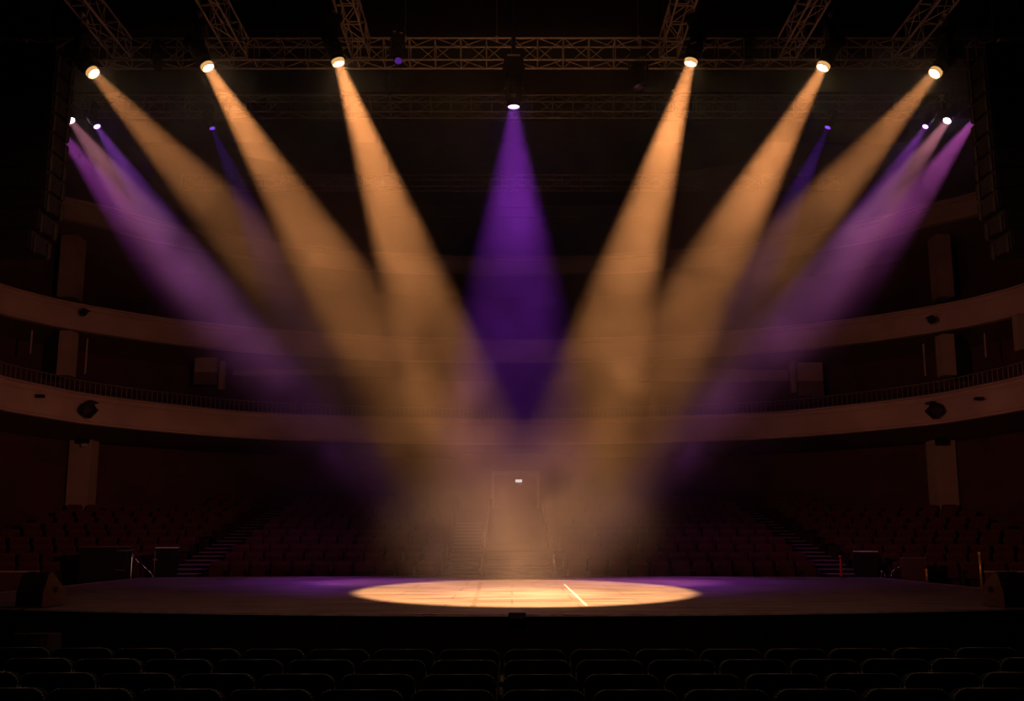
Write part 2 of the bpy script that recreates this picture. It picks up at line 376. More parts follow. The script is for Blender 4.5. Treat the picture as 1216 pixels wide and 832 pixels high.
# dark door openings under the lowest balcony
for x0, x1, lb, nm in ((37,83,'left','door_2'),(1140,1181,'right','door_3')):
    a = un(x0, 573, 32.9); b = un(x1, 511, 32.9)
    o = MB().box((a.x,32.9,a.z-.6),(b.x,33.3,b.z)).obj(nm, M['dark']); struct(o, 'dark doorway under the lowest balcony at far %s' % lb, 'door')
    fr = MB(); fr.box((a.x-.08,32.85,a.z-.6),(a.x,33.2,b.z+.08)); fr.box((b.x,32.85,a.z-.6),(b.x+.08,33.2,b.z+.08)); fr.box((a.x-.08,32.85,b.z),(b.x+.08,33.2,b.z+.08))
    fr.obj('door_frame', M['wall'], o)

# railings on the lowest balcony
def arclen(path):
    s_ = [0]
    for a, b in zip(path[:-1], path[1:]): s_.append(s_[-1]+math.hypot(b[0]-a[0], b[1]-a[1]))
    return s_
def at(path, L, s_):
    for i in range(len(L)-1):
        if L[i+1] >= s_:
            f = (s_-L[i])/(L[i+1]-L[i]); a = path[i]; b = path[i+1]
            nx = a[2]+(b[2]-a[2])*f; ny = a[3]+(b[3]-a[3])*f
            return Vector((a[0]+(b[0]-a[0])*f, a[1]+(b[1]-a[1])*f, 0)), Vector((nx, ny, 0))
    return Vector((path[-1][0], path[-1][1], 0)), Vector((path[-1][2], path[-1][3], 0))
L1 = arclen(T1); tot = L1[-1]
balu = MB().tube((0,0,0),(0,0,.52),.018,5).mesh('baluster', M['rail'])
for (s0, s1, lb) in ((tot*.13, tot*.365, 'left'), (tot*.37, tot*.63, 'middle'), (tot*.635, tot*.87, 'right')):
    base, nn = at(T1, L1, s0); base.z = 6.93
    o = empty('balcony_railing', base, 'low metal railing on the lowest balcony front, %s stretch' % lb, 'railing', 'railings on the lowest balcony')
    for nm, z, r in (('top_rail', .52, .028), ('bottom_rail', .06, .018)):
        pts = []
        for k in range(31):
            p_, n_ = at(T1, L1, s0+(s1-s0)*k/30); pts.append(p_+n_*.12+Vector((0,0,6.93+z))-base)
        MB().path(pts, r, 5).obj(nm, M['rail'], o)
    nb = min(98, int((s1-s0)/.2))
    for k in range(nb+1):
        p_, n_ = at(T1, L1, s0+(s1-s0)*k/nb); q = inst('baluster', balu, o); q.location = p_+n_*.12+Vector((0,0,6.93))-base

# floodlights and vents on the balcony fronts
def floodlight(px, py, y, s_, label, flip=1):
    c = un(px, py, y); o = empty('floodlight', c, label, 'floodlight')
    hd = MB().prism([(-.28,0),(0,-.26),(.28,.02),(.06,.24),(-.12,.26)], (0,0,0), (flip*s_,0,0), (0,0,s_), (0,-.28*s_,0)).obj('housing', M['black'], o, bevel=.015)
    MB().prism([(-.2,.02),(.0,-.18),(.2,.03),(0,.12)], (0,-.281*s_,0), (flip*s_,0,0), (0,0,s_), (0,-.01,0)).obj('glass', M['lens_off'], o)
    br = MB(); br.path([(-.2*s_,-.1,.06*s_),(-.05*s_,-.1,.34*s_),(.08*s_,-.1,.34*s_),(.2*s_,-.1,.1*s_)], .02, 6); br.box((-.08*s_,-.12,.3*s_),(.08*s_,.32,.36*s_)); br.obj('bracket', M['black'], o)
    return o
floodlight(108,488,29.35,1.15,'black floodlight with bracket on the lowest balcony front at left')
floodlight(1107,489,29.35,1.15,'black floodlight with bracket on the lowest balcony front at right', -1)
floodlight(101,372,31.3,.55,'tiny black floodlight on the middle balcony front at left')
floodlight(1105,381,31.3,.62,'tiny black floodlight on the middle balcony front at right', -1)
for px, py, lb in ((47,470,'left'),(1163,473,'right')):
    c = un(px, py, 27.55 if px < 600 else 27.5)
    o = empty('wall_vent', c, 'small dark slot vent in the lowest balcony front at %s' % lb, 'vent')
    MB().box((-.13,-.03,-.05),(.13,.12,.05)).obj('slot', M['dark'], o); MB().box((-.15,-.02,.05),(.15,.12,.065)).obj('rim', M['rail'], o)
for px, py, lb in ((100,518,'left'),(1117,520,'right')):
    c = un(px, py, 32.3)
    o = empty('wall_speaker', c, 'small black loudspeaker on the %s column under the balcony' % lb, 'speaker')
    MB().box((-.18,-.2,-.3),(.18,.15,.32)).obj('cabinet', M['black'], o, bevel=.02); MB().box((-.15,-.215,-.26),(.15,-.2,.28)).obj('grille', M['blackp'], o)
    MB().box((-.04,.1,-.05),(.04,.35,.05)).obj('bracket', M['black'], o)
c = un(99.5,528.5,32.4); o = empty('emergency_light', c, 'tiny pale lamp unit below the speaker on the left column', 'lamp')
MB().box((-.09,-.05,-.08),(.09,.15,.08)).obj('case', M['whitep'], o, bevel=.01)

# ------------------------------------------------------------------ pipes across the back
for py, yy, lb in ((245,37.0,'upper'),(257,37.0,'lower')):
    a = un(460,py,yy); b = un(765,py,yy)
    o = empty('pipe_bar', a, 'long thin %s rigging pipe across the back of the hall' % lb, 'pipe', 'rear rigging pipes')
    MB().tube((0,0,0), b-a, .035, 6).obj('pipe', M['rail'], o)
    for k in range(6): MB().tube((b-a)*(k/5), (b-a)*(k/5)+Vector((0,0,20.9-a.z)), .012, 4).obj('cable', M['rail'], o)

# ------------------------------------------------------------------ trusses
def truss(p, q, wd, ht, pitch, label, r=.024, group=None):
    """box truss between p and q (centre of its bottom face)"""
    p = Vector(p); q = Vector(q); d = (q-p); L = d.length; d.normalize(); s_ = d.cross(Vector((0,0,1))).normalized(); up = Vector((0,0,1))
    o = empty('lighting_truss', p, label, 'truss', group)
    cs = [(-wd/2,0),(wd/2,0),(wd/2,ht),(-wd/2,ht)]
    for a, b in cs: MB().tube(s_*a+up*b, s_*a+up*b+d*L, r, 8).obj('chord', M['truss'], o, smooth=True)
    br = MB(); n_ = int(round(L/pitch))
    for k in range(n_+1):
        t = d*(L*k/n_)
        for i in range(4):
            a = cs[i]; b = cs[(i+1)%4]
            A = s_*a[0]+up*a[1]; B = s_*b[0]+up*b[1]
            br.tube(t+A, t+B, r*.62, 5)
            if k < n_:
                t2 = d*(L*(k+1)/n_)
                if k % 2: br.tube(t+A, t2+B, r*.5, 5)
                else: br.tube(t+B, t2+A, r*.5, 5)
    br.obj('lacing', M['truss'], o)
    return o
Z1 = 12.62; Z2 = 14.18; Z3 = 16.02
truss((-12.4,17.1,Z1),(12.4,17.1,Z1),.34,.56,.62,'long horizontal front truss, nearest of three across the stage')
truss((-14.4,21.95,Z2),(14.4,21.95,Z2),.36,.54,.62,'long horizontal middle truss carrying the violet lamps')
truss((-14.0,30.7,Z3),(14.0,30.7,Z3),.45,.5,.85,'long horizontal rear truss, farthest and faintest of three', r=.03)
LX = (-9.35,-6.55,-3.62,3.75,6.6,9.35)
for X, lb in zip(LX, ('first from left','second from left','third from left','third from right','second from right','first from right')):
    truss((X,8.0,Z1+.02),(X,16.88,Z1+.02),.42,.5,.6,'short truss running towards the viewer, '+lb, group=None)
# hoist cables
for px, yy, zt in ((481,17.1,Z1+.58),(590,17.1,Z1+.58),(758,17.1,Z1+.58),(330,17.1,Z1+.58),(975,17.1,Z1+.58),(405,21.95,Z2+.56),(790,21.95,Z2+.56)):
    a = un(px, 48 if yy < 20 else 114, yy)
    lb = 'thin hoist cable rising from the %s truss, %s' % ('front' if yy < 20 else 'middle', {481:'left of centre beside the unlit violet fixture',590:'just left of the middle',758:'right of centre',330:'behind the second warm lamp',975:'near the fifth warm lamp',405:'left part',790:'right part'}[px])
    o = empty('hoist_cable', (a.x, yy, zt), lb, 'cable')
    MB().tube((0,0,.12),(0,0,20.9-zt),.011,5).obj('cable', M['rail'], o); MB().tube((0,0,0),(0,0,.14),.04,8).obj('shackle', M['truss'], o)

# ------------------------------------------------------------------ moving-head lights
def spot(p, d, colr, E, ang, blend, smooth_, rad, name):
    l = bpy.data.lights.new(name, 'SPOT'); l.color = colr; l.energy = 1; l.spot_size = math.radians(ang); l.spot_blend = blend; l.shadow_soft_size = rad
    l.use_nodes = True; nt = l.node_tree; e = nt.nodes['Emission']; lf = nt.nodes.new('ShaderNodeLightFalloff')
    lf.inputs[0].default_value = E; lf.inputs[1].default_value = smooth_; nt.links.new(lf.outputs[0], e.inputs['Strength'])
    o = bpy.data.objects.new(name, l); col.objects.link(o); o.location = p; o.rotation_euler = Vector(d).to_track_quat('-Z','Y').to_euler()
    return o
def moving_head(c, target, s_, topz, label, lens, ring=None, group=None):
    """head, yoke, base and clamp; c is the lens centre, topz the bottom of what it hangs from"""
    c = Vector(c); d = (Vector(target)-c).normalized()
    o = empty('moving_head_light', c, label, 'stage light', group)
    up = Vector((0,0,1)); ax = d.cross(up).normalized(); L = .88*s_
    prof = [(-L,.0),(-L,.12*s_),(-L*.95,.16*s_),(-L*.62,.185*s_),(-L*.58,.2*s_),(-L*.25,.2*s_),(-L*.16,.165*s_),(.0,.158*s_),(.03*s_,.158*s_),(.03*s_,.144*s_),(-L*.16,.142*s_),(-L*.6,.15*s_),(-L*.97,.12*s_),(-L*.97,.0)]
    MB().lathe(prof, (0,0,0), d, 24).obj('head', M['black'], o, smooth=False)
    fn = MB()
    for k in range(5): fn.lathe([(-L*.9+k*.035*s_,.17*s_),(-L*.9+k*.035*s_,.2*s_),(-L*.9+(k*.035+.012)*s_,.2*s_),(-L*.9+(k*.035+.012)*s_,.17*s_)], (0,0,0), d, 20, True)
    fn.obj('cooling_fins', M['blackp'], o)
    MB().lathe([(.010,.0),(.008,.05*s_),(.005,.1*s_),(.0,.141*s_)], (0,0,0), d, 24).obj('lens', lens, o)
    if ring: MB().lathe([(-.06*s_,.162*s_),(.022*s_,.162*s_),(.022*s_,.150*s_),(-.06*s_,.150*s_)], (0,0,0), d, 24, True).obj('glow_rim', ring, o)  # rim glows by itself to imitate lamplight on the barrel
    pv = -d*L*.5
    bz = pv.z+.42*s_
    y_ = MB()
    for sg_ in (-1,1):
        a = pv+ax*sg_*.25*s_
        y_.prism([(-.07,-.09),(.07,-.09),(.06,.0),(.09,.48),(-.09,.48),(-.06,0)], a-ax*.022*s_, ax.cross(up)*s_, up*s_, ax*.045*s_)
        y_.tube(a, pv+ax*sg_*.19*s_, .05*s_, 10)
    y_.prism([(-.27,.47),(.27,.47),(.27,.52),(-.27,.52)], pv-ax.cross(up)*.09*s_, ax*s_, up*s_, ax.cross(up)*.18*s_)
    y_.obj('yoke', M['black'], o)
    b_ = MB().prism([(-.22,.54),(.22,.54),(.24,.58),(.24,.70),(.2,.74),(-.2,.74),(-.24,.70),(-.24,.58)], pv-ax.cross(up)*.16*s_, ax*s_, up*s_, ax.cross(up)*.32*s_)
    b_.tube(pv+up*.50*s_, pv+up*.56*s_, .12*s_, 14)
    b_.obj('base', M['black'], o)
    cl = MB(); tz = max(topz-c.z, pv.z+.78*s_)
    for sg_ in (-1,1):
        a = Vector((pv.x, pv.y, pv.z+.72*s_))+ax*sg_*.13*s_
        cl.tube(a, (a.x, a.y, tz), .02, 6); cl.tube((a.x,a.y-.05,tz),(a.x,a.y+.05,tz),.045,8)
    cl.obj('clamp', M['truss'], o)
    return o, c, d
def beam(c, d, s_, colr, E, ang, smooth_):
    back = min(.132*s_/math.tan(math.radians(ang/2)), .83*s_)
    return spot(c-d*back, d, colr, E, ang, .8, smooth_, .012, 'beam_lamp')
WARM = (1,.38,.12)
POOL = Vector((.35,17.3,0))
warm = [ # px, py, target x, energy, label
    (111,87,(1.2,17.2,0),7500,17,'warm amber stage light shining inward, outermost on the left'),
    (247,80,(.3,17.2,0),22000,17,'warm amber stage light shining inward, second from the left'),
    (402,75,(.2,17.2,0),30000,17.5,'warm amber stage light shining inward, third from the left'),
    (820,75,(.5,17.2,0),33000,17.5,'warm amber stage light shining inward, third from the right'),
    (977,80,(.5,17.2,0),23000,17,'warm amber stage light shining inward, second from the right'),
    (1110,87,(-.4,17.2,0),9500,17,'warm amber stage light shining inward, outermost on the right'),
]
for px, py, tg, E, an, lb in warm:
    o, c, d = moving_head(un(px,py,15.5), tg, .9, Z1, lb, M['lens_warm'], M['ring_glow'], 'warm stage lights on the front truss')
    beam(c, d, .9, WARM, E, an, 3)
violet = [ # px,py,Y,target,color,E,angle,scale,lens,label
    (68,151,21.5,(-3.2,22,0),(.58,.09,.66),12000,17.5,.7,'lens_violet','violet stage light beside the left loudspeaker array, mostly hidden'),
    (84,143,21.5,(-2.6,21,0),(1,.36,.48),8000,17,.85,'lens_pink','pinkish white stage light on the middle truss at far left'),
    (115,150,21.5,(-3.4,21.5,0),(.38,.08,.75),8000,17,.68,'lens_violet','small violet stage light on the middle truss, right of the pinkish left one'),
    (252,152,21.5,(-3.0,22,0),(.30,.05,1),1500,15,.62,'lens_dimviolet','faint violet stage light under the middle truss behind second warm lamp'),
    (983,151,21.5,(3.0,22,0),(.30,.05,1),1900,15,.62,'lens_dimviolet','faint violet stage light under the middle truss behind fifth warm lamp'),
    (1099,150,21.5,(3.4,21.5,0),(.44,.08,.75),8500,17,.6,'lens_violet','small violet stage light on the middle truss, left of the pinkish right one'),
    (1125,143,21.5,(2.6,21,0),(1,.34,.48),9500,17,.85,'lens_pink','pinkish white stage light on the middle truss at far right'),
    (1157,142,21.5,(3.4,22,0),(.78,.14,.72),15000,18,.7,'lens_violet','violet stage light beside the right loudspeaker array'),
]
for px, py, yy, tg, cc, E, an, s_, ln, lb in violet:
    o, c, d = moving_head(un(px,py,yy), tg, s_, Z2, lb, M[ln], None, 'violet stage lights on the middle truss')
    beam(c, d, s_, cc, E, an, 3)
# central violet lamp hanging on a drop pipe
c = un(610,126,16.6)
o, c, d = moving_head(c, (0.05,18.2,0), .95, c.z+1.15, 'violet stage light hanging alone at the centre, shining straight down', M['lens_violet'])
beam(c, d, .95, (.35,.04,.78), 6500, 31, 3)
pp = empty('drop_pipe', (c.x, 16.55, c.z+1.15), 'dark vertical drop pipe holding the central violet light', 'pipe')
MB().tube((0,0,.04),(0,0,20.9-c.z-1.15),.05,8).obj('pipe', M['black'], pp); MB().box((-.15,-.1,-.02),(.15,.1,.05)).obj('mounting_plate', M['truss'], pp)
# unlit fixtures
off = [(473,72,16.6,(-2.2,15.2,9),.62,Z1+.5,'lens_glint','unlit stage light with a painted violet glint on the front truss left of centre'),
       (463,108,21.3,(-3.6,19,8),.85,Z2+.9,'lens_off','dark unlit stage light between the trusses, left of centre'),
       (759,104,16.9,(2.9,15.0,6),.85,Z1,'lens_off','dark unlit stage light hanging under the front truss, right of centre'),
       (890,72,16.9,(5.4,15.5,6),.6,Z1+.1,'lens_off','dark unlit stage light on the front truss between the two right warm lamps'),
       (187,80,16.9,(-7.6,15,6),.6,Z1,'lens_off','dark unlit stage light on the front truss between the two left warm lamps')]
for px, py, yy, tg, s_, tz, ln, lb in off:
    moving_head(un(px,py,yy), tg, s_, tz, lb, M[ln])

# ------------------------------------------------------------------ line arrays
def line_array(px_in, side, label):
    top = un(px_in, 62, 13.0); bot = un(px_in, 298, 13.0)
    x_in = top.x; H = top.z-bot.z; nC = 10; h = H/nC; wd = 1.25
    cx = x_in+side*wd/2
    o = empty('line_array_speaker', (cx,13.2,bot.z), label, 'loudspeaker array')
    for k in range(nC):
        z = k*h; tl = math.radians(10-k*1.1); off_ = -side*(.13+.02*(nC-k)/nC) if False else 0
        cut = .18*max(0, 1-k/2.0)*side   # lowest cabinets sit slightly further out
        cb = MB().prism([(-.3,.01),(.32,.04),(.32,h-.04),(-.3,h-.01)], (-wd/2+cut,0,z), (0,1,0), (0,0,1), (wd,0,0)).obj('cabinet', M['blackp'], o, bevel=.012)
        gr = MB().box((-wd/2+.03+cut,-.315,z+.03),(wd/2-.03+cut,-.3,z+h-.03)).obj('grille', M['black'], cb)
        rg = MB()
        for yy in (-.2,.2): MB().box((-side*(wd/2)-.02+cut,yy-.03,z-.02),(-side*(wd/2)+.02+cut,yy+.03,z+h*.75)).obj('side_rigging', M['black'], cb)
    fr = MB(); fr.box((-wd/2,-.3,H+.02),(wd/2,-.22,H+.12)); fr.box((-wd/2,.22,H+.02),(wd/2,.3,H+.12)); fr.box((-.05,-.3,H+.02),(.05,.3,H+.14))
    fr.obj('rigging_frame', M['black'], o)
    for xx in (-.25,.25): MB().tube((xx,0,H+.1),(xx,0,20.9-bot.z),.02,6).obj('chain', M['black'], o)
    return o
line_array(70, -1, 'tall black loudspeaker array hanging at the left edge')
line_array(1167, 1, 'tall black loudspeaker array hanging at the right edge')

# ------------------------------------------------------------------ rear auditorium seats
def rprism(w0, w1, h, r_, n_=4):
    """rounded-top trapezoid outline, w0 bottom width, w1 top width"""
    pts = [(-w0/2,0),(w0/2,0)]
    for k in range(n_+1):
        a = k*PI/2/n_; pts.append((w1/2-r_+r_*math.cos(a), h-r_+r_*math.sin(a)))
    for k in range(n_+1):
        a = PI/2+k*PI/2/n_; pts.append((-w1/2+r_+r_*math.cos(a), h-r_+r_*math.sin(a)))
    return pts
m_back = MB().prism(rprism(.56,.60,.46,.10), (0,.06,.38), (1,0,0), (0,.22,1), (0,.08,0)).mesh('backrest', M['seat'], bevel=.015)
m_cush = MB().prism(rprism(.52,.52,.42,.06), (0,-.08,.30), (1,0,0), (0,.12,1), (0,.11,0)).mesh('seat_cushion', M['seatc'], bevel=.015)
m_arm = MB().box((-.03,-.30,.52),(.03,.14,.56)).box((-.025,-.16,0),(.025,.04,.52)).mesh('armrest', M['arm'])
def rear_seat(loc, rz, label, group):
    o = empty('auditorium_seat', loc, label, 'seat', group, rz)
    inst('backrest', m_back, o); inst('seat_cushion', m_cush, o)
    for sx in (-.325,.325): a = inst('armrest', m_arm, o); a.location = (sx,0,0)
    return o
def span(a, b, pitch):
    n_ = int((b-a)/pitch); s_ = (b-a-n_*pitch)/2
    return [a+s_+pitch*(k+.5) for k in range(n_)]
blocks = [('left-centre block', -10.3, -2.25, 'aisle steps'), ('right-centre block', 1.6, 10.3, 'central stairway'), ('far left block', -18.9, -11.75, 'left edge'), ('far right block', 11.75, 18.9, 'right aisle')]
stuff = MB()
def seat_stuff(x, y, z, rz):
    cr, sr = math.cos(rz), math.sin(rz)
    def put(me, dx=0):
        vs = [(x+(v.co.x+dx)*cr-v.co.y*sr, y+(v.co.x+dx)*sr+v.co.y*cr, z+v.co.z) for v in me.vertices]
        stuff.add(vs, [tuple(p_.vertices) for p_ in me.polygons])
    put(m_back); put(m_cush)
for r in range(NR):
    for bn, xa, xb, ref in blocks:
        xx = span(xa, xb+(-.0), .69)
        if r % 2: xx = [x+.12 for x in xx]
        for i, x in enumerate(xx):
            y = ROW0-.1+r*RP+arcY(x); z = FL0+r*RISE
            rz = math.atan(.056*max(0,abs(x)-11.5))*(1 if x < 0 else -1)
            if r > 8 and abs(x) > 14: continue
            if r < 6: rear_seat((x,y,z), rz, 'maroon auditorium seat, %s from the left in the %s row of the %s' % (ORD[i], ORD[r], bn), 'seats of the %s behind the stage' % bn)
            else: seat_stuff(x, y, z, rz)
o = stuff.obj('auditorium_seat_rows', M['seat']); tag(o, 'dim farthest rows of maroon seats under the lowest balcony', 'seats', kind='stuff')
# low parapets in front of the side blocks
for sx, lb in ((-1,'left'),(1,'right')):
    p0 = (13.6 if sx < 0 else 13.3); o = empty('parapet', (sx*16,21.6,-1), 'low dark red parapet in front of the far %s seats' % lb, 'parapet')
    MB().box((-2.6,0,0),(2.6,.15,1.28)).obj('panel', M['wall'], o); MB().box((-2.62,-.03,1.28),(2.62,.18,1.31)).obj('capping', M['plaster'], o)

# ------------------------------------------------------------------ front theatre seats (backs towards the viewer)
fo = rprism(.52,.55,.66,.085,6)
f_back = MB().prism(fo, (0,-.06,.30), (1,0,0), (0,-.16,1), (0,.09,0)).mesh('backrest', M['fseat'], bevel=.018)
mbp = MB(); pts = [Vector((u, -.06-.16*v-.012, .30+v+.008)) for u, v in fo[1:]]
mbp.path(pts+[Vector((fo[0][0], -.072, .308))], .0085, 6)
f_rim = mbp.mesh('highlight_piping', M['highlight_piping'], smooth=True)
f_cush = MB().prism([(-.25,0),(.25,0),(.25,.10),(-.25,.10)], (0,.04,.38), (1,0,0), (0,0,1), (0,.42,0)).mesh('seat_cushion', M['fseat'], bevel=.03)
f_arm = MB().box((-.025,-.02,.62),(.025,.36,.66)).box((-.02,.06,0),(.02,.16,.62)).mesh('armrest', M['arm'], bevel=.008)
rows = [(7.1,771,'row nearest the stage'),(6.45,783.5,'second row from the stage'),(5.75,800.5,'third row from the stage'),(5.12,819,'closest row at the bottom edge')]
for ri, (Y, py, rn) in enumerate(rows):
    zt = un(608, py, Y).z; zf = zt-.97
    halfn = int((608/F*Y)/.6)+1
    k0 = -halfn
    for k in range(-halfn, halfn+1):
        X = -.09+(k+.5)*.6; 
        px = 608+X*F/Y
        if px < -20 or px > 1240: continue
        Yb = Y + .006*X*X; 
        if ri == 0 and X < -4.6: continue
        side = ('%s left of the middle' % ORD[-k-1]) if k < 0 else ('%s right of the middle' % ORD[k])
        o = empty('theatre_seat', (X, Yb+.16, zf), 'black theatre seat, %s, %s' % (side, rn), 'seat', 'dark theatre seats, '+rn, -X*.012)
        inst('backrest', f_back, o); inst('highlight_piping', f_rim, o); inst('seat_cushion', f_cush, o)
        for sx in (-.3,.3): a = inst('armrest', f_arm, o); a.location = (sx,0,0)
    # the step the row stands on
    st = MB().box((-8,Y-.42,-1.0),(8,Y+.62,zf)).obj('floor_step', M['carpet']); struct(st, 'dark floor step under front seats', 'floor')

# ------------------------------------------------------------------ stage props
def wedge(c, e, wdt, label, flip):
    """stage monitor: profile in the plane spanned by p (depth) and z, extruded along e"""
    e = Vector(e).normalized(); p_ = Vector((-e.y, e.x, 0))*flip
    o = empty('stage_monitor', c, label, 'monitor speaker')
    prof = [(0,0),(.46,0),(.56,.16),(.50,.30),(.20,.60),(.12,.60),(-.0,.25)]
    MB().prism(prof, (0,0,0), p_, (0,0,1), e*wdt).obj('cabinet', M['blackp'], o, bevel=.01)
    pn = MB().prism([(u*.985+.004,v*.985+.004) for u, v in prof], -e*.008, p_, (0,0,1), e*.008).obj('side_panel', M['ply'], o)
    MB().lathe([(0,.0),(0,.055),(.012,.06),(.012,.0)], p_*.27+Vector((0,0,.30))-e*.012, -e, 16).obj('handle_hole', M['dark'], o)
    gr = MB().prism([(.50,.30),(.20,.60),(.215,.615),(.515,.315)], e*.04, p_, (0,0,1), e*(wdt-.08)).obj('grille', M['black'], o)
    MB().path([e*.0+Vector((-.05,-.1,.02)), e*.6+p_*-.25+Vector((0,0,.02)), e*1.3+p_*-.3+Vector((0,0,.02))], .012, 6).obj('cable', M['black'], o)
    return o
a = uz(49,722,0); wedge((a.x, a.y, .01), (-.98,.2,0), .55, 'black wedge stage monitor with brown side panel at front left of stage', -1)
a = uz(1194,722,0); wedge((a.x, a.y, .01), (.98,.2,0), .55, 'black wedge stage monitor with dark side panel at front right of stage', 1)
# small black box on the front edge
a = un(614,731,12.3); o = empty('floor_box', (a.x,12.33,-.07), 'small black box clipped on the middle of the stage front edge', 'box')
MB().box((-.14,-.02,.0),(.14,.10,.105)).obj('case', M['blackp'], o, bevel=.008); MB().box((-.10,-.03,.02),(.10,-.02,.08)).obj('window', M['lens_off'], o)
# cases, table and stands behind the stage corners
def case(px0, px1, pyt, Y, depth, z0, label, name, cat, capm, bodym=None, shelf=False):
    a = un(px0,pyt,Y); b = un(px1,pyt,Y); wd = b.x-a.x; h = a.z-z0
    o = empty(name, ((a.x+b.x)/2, Y, z0), label, cat)
    MB().box((-wd/2,0,0),(wd/2,depth,h-.03)).obj('body', bodym or M['blackp'], o, bevel=.01)
    MB().box((-wd/2-.01,-.012,h-.03),(wd/2+.01,depth+.01,h)).obj('top_edge', capm, o)
    if shelf: MB().box((-wd/2,-.02,h-.62),(wd/2,.0,h-.59)).obj('lower_shelf', capm, o)
    return o
case(95,137,648.5,23.4,.9,-1.0,'big black flight case standing beside the left stage corner','flight_case','case',M['rail'])
case(137.5,150,653,23.5,.5,-1.0,'narrow black equipment rack right of the big flight case','equipment_rack','rack',M['rail'],None,True)
case(185,206,649.5,24.2,.4,-1.0,'slim black lectern with violet lit top behind left stage edge','lectern','lectern',M['ledge'])
case(1020,1042,654,24.2,.4,-1.0,'dark lectern with violet lit top behind the right stage edge','lectern','lectern',M['ledge'])
case(1073,1100,661.5,23.2,.2,-1.0,'low reddish panel beside the right stage corner','panel_screen','panel',M['rail'],M['wall'])
def stick(px, py0, py1, Y, r, name, label, cat, m, r2=None):
    a = un(px,py1,Y); b = un(px,py0,Y); o = empty(name, a, label, cat)
    MB().tube((0,0,.02),(0,0,b.z-a.z),r,10,r2).obj('pole', m, o, smooth=True); MB().tube((0,0,0),(0,0,.025),r*2.6,14).obj('foot', M['black'], o)
    MB().lathe([(0,0),(0,r*1.25),(.05,r*1.25),(.05,0)], (0,0,b.z-a.z-.03), (0,0,1), 10).obj('cap', m, o)
    return o
stick(999,660,684.5,23.9,.045,'red_post','thin red post standing at the right rear edge of stage','post',M['red'],.02)
stick(1101,676,690,20.9,.032,'brass_post','short brass post by the right stage edge','post',M['brass'])
stick(1166,656,697,18.6,.03,'brass_post','tall brass post by the right stage edge, nearer the monitor','post',M['brass'])
o = stick(182.5,655,685.5,23.9,.014,'microphone_stand','thin dark stand with yellow knob at left stage corner','stand',M['rail'])
MB().box((-.04,-.04,.52),(.05,.04,.58)).obj('yellow_knob', M['brass'], o)
def hrail(pts, Y, label):
    P = [un(px,py,Y) for px, py in pts]; o = empty('stair_handrail', P[-1], label, 'handrail')
    MB().path([p_-P[-1] for p_ in P], .022, 8).obj('rail', M['chrome'], o, smooth=True)
    q = P[0]-P[-1]; MB().tube(q, (q.x,q.y,-1-P[-1].z), .018, 6).obj('post', M['chrome'], o)
    return o
hrail([(157,656),(158,661),(165,668),(175,676),(180,681),(181.5,686)], 23.75, 'bent chrome handrail descending to the left rear stage corner')
hrail([(1072,670),(1066,674),(1060,678),(1058.5,681),(1058.5,686)], 23.75, 'short chrome handrail at the right rear stage corner')
hrail([(1046,677),(1050,681),(1052,686)], 23.9, 'tiny chrome rail end left of the short right handrail')
# small equipment box in the pit at left
a = un(15,769,9.4); b = un(58,752,9.4)
o = empty('equipment_box', ((a.x+b.x)/2, 9.4, -1.0), 'black equipment box with faint letter M in the dark pit at left', 'box')
wd = (b.x-a.x)/2
MB().box((-wd,0,0),(wd-.01,.3,b.z+.98)).obj('body', M['black'], o, bevel=.01); MB().box((wd-.1,-.005,b.z+1-.17),(wd,.06,b.z+.99)).obj('side_panel', M['ply'], o)
MB().box((-wd,-.01,b.z+.985),(wd,.06,b.z+1.0)).obj('top_edge', M['highlight_piping'], o)
lt = MB(); x0 = un(38,762,9.4).x-(a.x+b.x)/2; z0 = un(38,766,9.4).z+1; q = .012
for u0,v0,u1,v1 in ((0,0,0,.08),(0,.08,.025,.03),(.025,.03,.05,.08),(.05,.08,.05,0)): lt.tube((x0+u0,-.006,z0+v0),(x0+u1,-.006,z0+v1),.006,4)
lt.obj('letter', M['tape'], o)

